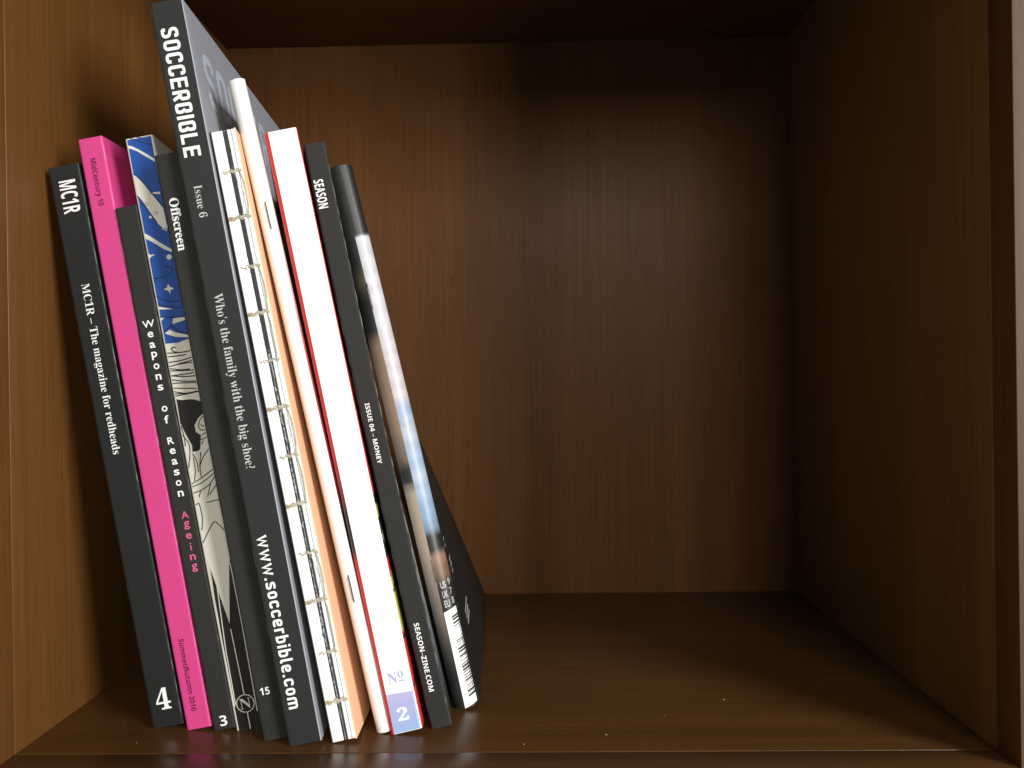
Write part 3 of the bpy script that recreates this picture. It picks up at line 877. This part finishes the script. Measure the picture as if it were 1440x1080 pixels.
# long loops from station to station along the peach side
for i in range(len(st_s) - 1):
    s0, s1 = st_s[i], st_s[i + 1]
    bulge = random.choice([0.5, 0.9, 1.3, 1.1])
    pts = []
    for j in range(15):
        q = j / 14
        pts.append(on(7.5 + bulge * math.sin(math.pi * q) + 0.08 * math.sin(9 * q), s0 + (s1 - s0) * q, 0.22 + 0.3 * math.sin(math.pi * q)))
    if i % 3 != 1:
        th.tube(pts, 0.00016, 'thread', 5)
    if i in (0, 5, 8):
        th.tube([on(5.2, s0, .3), on(6.4, s0 + 3, .5), on(7.6, s0 + 8, .4), on(6.6, s0 + 12, .4), on(5.4, s1, .3)], 0.00008, 'thread', 5)
th.tube([on(0.6, 199, .1), on(2.2, 198.6, .9), on(3.6, 200.4, 1.2), on(4.3, 203.5, .6)], 0.00006, 'thread', 5)
finish(th, 'binding_thread', b, 60)
bc = MB()
ws = [0.0002 + 0.0598 * (i / 10) ** 1.4 for i in range(11)]
b.extrude(bc, [(0, w) for w in ws] + [(0.30 * MM, w) for w in ws[::-1]], 'black_soft')
finish(bc, 'back_cover', b)
bc = MB()
b.extrude(bc, [(8.80 * MM, w + 0.0002) for w in ws] + [(8.40 * MM, w) for w in ws[::-1]], 'peach')
finish(bc, 'front_cover', b)

# 8 slim stapled white booklet
b = Book('booklet', 'slim white stapled booklet with round spine and two dark staples', 'booklet', (0.1223, 0.0299, 0), 11.86, 4, 0.2401, 0.0064, 0.050, pinch=0.25, yt=12, yb=2, round_=0.0030)
sp = b.spine('white_shiny', n=20, mats=lambda a: 'booklet_front' if a > 0.0056 else 'cream_back' if a < 0.0006 else 'white_shiny')
finish(sp, 'spine', b, 60)
finish(b.cover('cream_back', -1, 'back_cover'), 'back_cover', b)
finish(b.cover('booklet_front', 1, 'front_cover'), 'front_cover', b)
b.pages()
b.staple(3.5, 44.7, 55.2)
b.staple(2.9, 181.6, 192.0)

# 9 thick white spine, lavender foot
b = Book('book', 'thick white spined book with lavender block numbered 2 at its foot', 'book', (0.1276, 0.0292, 0), 10.95, 4, 0.2199, 0.0119, 0.105, pinch=0.70, yt=11, yb=0, r=0.0016)
sp = b.spine('white_paper', 0.0014, b.t - 0.0004, n=18)
b.poly(sp, [(1.6, 205.4), (10.3, 205.9), (10.3, 219.7), (1.6, 219.7)], 'lavender_block', 0.00005, False)
b.poly(sp, [(10.3, 205.9), (11.1, 206.0), (11.1, 219.7), (10.3, 219.7)], 'lavender_block', 0.00016, False)
b.poly(sp, [(1.42, 205.4), (1.6, 205.4), (1.6, 219.7), (1.42, 219.7)], 'lavender_block', 0.00006, False)
b.upright(sp, 'N', 3.2, 6.6, 198.0, 202.0, 'lavender_ink', serif_bold, 0.004)
b.upright(sp, 'o', 6.9, 8.9, 197.9, 200.4, 'lavender_ink', serif_bold, 0.004)
b.poly(sp, [(6.9, 201.2), (8.9, 201.2), (8.9, 201.75), (6.9, 201.75)], 'lavender_ink')
b.upright(sp, '2', 3.9, 7.9, 210.9, 215.6, 'print_white', serif_bold, 0.012)
for i in range(26):     # specks and a faint blind-stamped line
    c, s = random.uniform(1.5, 11), random.uniform(8, 200)
    b.disc(sp, c, s, random.uniform(0.05, 0.16), 'signature_grey' if i % 3 == 0 else 'pale_mark', n=7)
for s0, s1 in ((60, 78), (80, 92), (96, 105), (122, 138), (142, 156)):
    s = s0
    while s < s1:
        c = 6.2; b.poly(sp, [(c, s), (c + random.uniform(0.8, 1.7), s), (c + random.uniform(0.8, 1.7), s + 0.25), (c, s + 0.25)], 'pale_mark', 0.00004)
        s += random.uniform(0.6, 1.1)
finish(sp, 'spine', b)
finish(b.cover('comic_back', -1, 'back_cover', nose=0.0014), 'back_cover', b)
finish(b.cover('comic_cover', 1, 'front_cover', nose=0.0004), 'front_cover', b)
b.pages()

# 10 thin black
b = Book('magazine', 'thin black magazine with small white sans capitals, beside the thick white book', 'magazine', (0.1418, 0.0341, 0), 11.45, 4.5, 0.2169, 0.0077, 0.120, pinch=0.85, yt=10.5, yb=2.0, bow=-0.0007, r=0.0006)
sp = b.spine('black_soft')
b.down(sp, 'SEASON', 13.2, 23.7, 0.9, 4.3, 'print_white', sans_bold)
b.down(sp, 'ISSUE 04 – MONEY', 95.8, 118.2, 2.3, 3.9, 'print_white', sans_bold)
b.down(sp, 'SEASON–ZINE.COM', 177.7, 203.3, 2.3, 4.1, 'print_white', sans_bold)
wear(b, sp, b.t / MM - 0.22, 0.95, 0.20)
wear(b, sp, 0.25, 0.5)
lint(b, sp, 12)
finish(sp, 'spine', b)
finish(b.cover('black_soft', -1, 'back_cover'), 'back_cover', b)
finish(b.cover('season_front', 1, 'front_cover'), 'front_cover', b)
b.pages()

# 11 glossy stapled magazine with barcode
b = Book('magazine', 'glossy stapled magazine with photo print and a white barcode at spine foot', 'magazine', (0.1482, 0.0518, 0), 12.29, 5, 0.2133, 0.0102, 0.160, pinch=0.6, yt=9.5, yb=-4.0, bow=0.0006, round_=0.0044)
FOLD = 0.0047
place = b.at
b.at = lambda c, s, lift=0.00008: place(c + 1.2, s, lift)     # spine print is measured from 1.2 mm inside the left edge
sp = b.spine('glossy_photo_front', n=26, mats=lambda a: 'glossy_photo_back' if a < FOLD else 'glossy_photo_front')
# white barcode label from the fold to the front
cs = [3.15 + (7.9 - 3.15) * i / 9 for i in range(10)]


def strip(mb, s0, s1, c0, c1, mat, lift):
    n = 9
    pts = []
    for i in range(n + 1):
        c = c0 + (c1 - c0) * i / n
        pts += [b.at(c, s0 - 0.25 * (c - 3), lift), b.at(c, s1 - 0.25 * (c - 3), lift)]
    mb.add(pts, [(2 * i, 2 * i + 1, 2 * i + 3, 2 * i + 2) for i in range(n)], mat)


strip(sp, 175.8, 213.6, 3.5, 8.97, 'print_white', 0.00004)
s = 178.5
for i in range(5):
    wd = random.choice([0.25, 0.4, 0.8]); strip(sp, s, s + wd, 6.1, 8.5, 'ink', 0.00008); s += wd + random.choice([0.25, 0.4, 0.6])
s = 187.0
while s < 209.5:
    wd = random.choice([0.22, 0.22, 0.35, 0.45, 0.75, 0.9]); strip(sp, s, s + wd, 5.8, 8.4, 'ink', 0.00008); s += wd + random.choice([0.22, 0.3, 0.3, 0.5, 0.7])
b.upright(sp, '4', 4.7, 5.6, 178.2, 179.8, 'print_grey', plain)
b.upright(sp, '9', 4.7, 5.6, 180.3, 181.9, 'print_grey', plain)
b.upright(sp, '6', 4.7, 5.6, 182.4, 184.0, 'print_grey', plain)
for k, (w_, q) in enumerate((('US', '9'), ('UK', '7'), ('EU', '8'))):
    b.upright(sp, q, 7.5, 8.2, 163.2 + 3.7 * k, 165.8 + 3.7 * k, 'print_grey', plain)
    b.upright(sp, w_, 4.5, 6.6, 163.8 + 3.7 * k, 166.4 + 3.7 * k, 'print_grey', plain, 0.012)
finish(sp, 'spine', b, 60)
finish(b.cover('glossy_photo_back', -1, 'back_cover'), 'back_cover', b)
fc = b.cover('mag_black', 1, 'front_cover')
for s0, w0, w1, n_ in ((150, 0.012, 0.020, 2), (160, 0.020, 0.032, 3), (186, 0.035, 0.060, 3)):   # small print on the cover
    for r_ in range(n_):
        w = w0
        while w < w1 - 0.002 * r_:
            l = random.uniform(0.0008, 0.0022)
            q = [b.warp(b.t, x, b.h - (s0 + 2.4 * r_ + dy) * MM) for x, dy in ((w, 0), (w + l, 0), (w + l, 1.2), (w, 1.2))]
            fc.add([(p_[0] + 0.00008, p_[1], p_[2]) for p_ in q], [(0, 1, 2, 3)], 'print_grey')
            w += l + 0.0005
finish(fc, 'front_cover', b)
b.pages()
b.staple(3.4, 45.7, 56.2)
b.staple(3.5, 153.9, 164.0)

# ------------------------------------------------------------------ dust on the shelf floor
d = MB()
spots = [(0.2048, 0.0285, 0.30), (0.1756, 0.0208, 0.2), (0.2540, 0.0620, 0.34), (0.0380, 0.0240, 0.16)]
for i in range(150):
    spots.append((random.uniform(0.008, 0.328), random.uniform(0.018, 0.22), random.uniform(0.02, 0.065)))
for i in range(60):      # gathered in the back corner and along the joints
    k = random.random()
    spots.append((0.333 - abs(random.gauss(0, 0.004)), random.uniform(0.02, 0.236), random.uniform(0.02, 0.08)) if k < 0.5 else (random.uniform(0.18, 0.333), 0.2365 - abs(random.gauss(0, 0.004)), random.uniform(0.02, 0.08)))
for x, y, r in spots:
    a = random.uniform(0, 6.28)
    pts = []
    for k in range(6):
        t = a + k * math.pi / 3
        rr = r * MM * random.uniform(0.5, 1.1) * (1.0 if k % 3 else 1.5)
        pts.append((x + rr * math.cos(t), y + rr * math.sin(t)))
    n = len(pts)
    z0, z1 = 0.00002, 0.00015
    d.add([(px, py, z0) for px, py in pts] + [(px, py, z1) for px, py in pts], [tuple(range(n))[::-1], tuple(range(n, 2 * n))] + [(k, (k + 1) % n, n + (k + 1) % n, n + k) for k in range(n)], 'dust')
o = d.build('dust')
o['kind'] = 'stuff'
o['label'] = 'tiny pale dust specks scattered on the dark shelf floor'
o['category'] = 'dust'
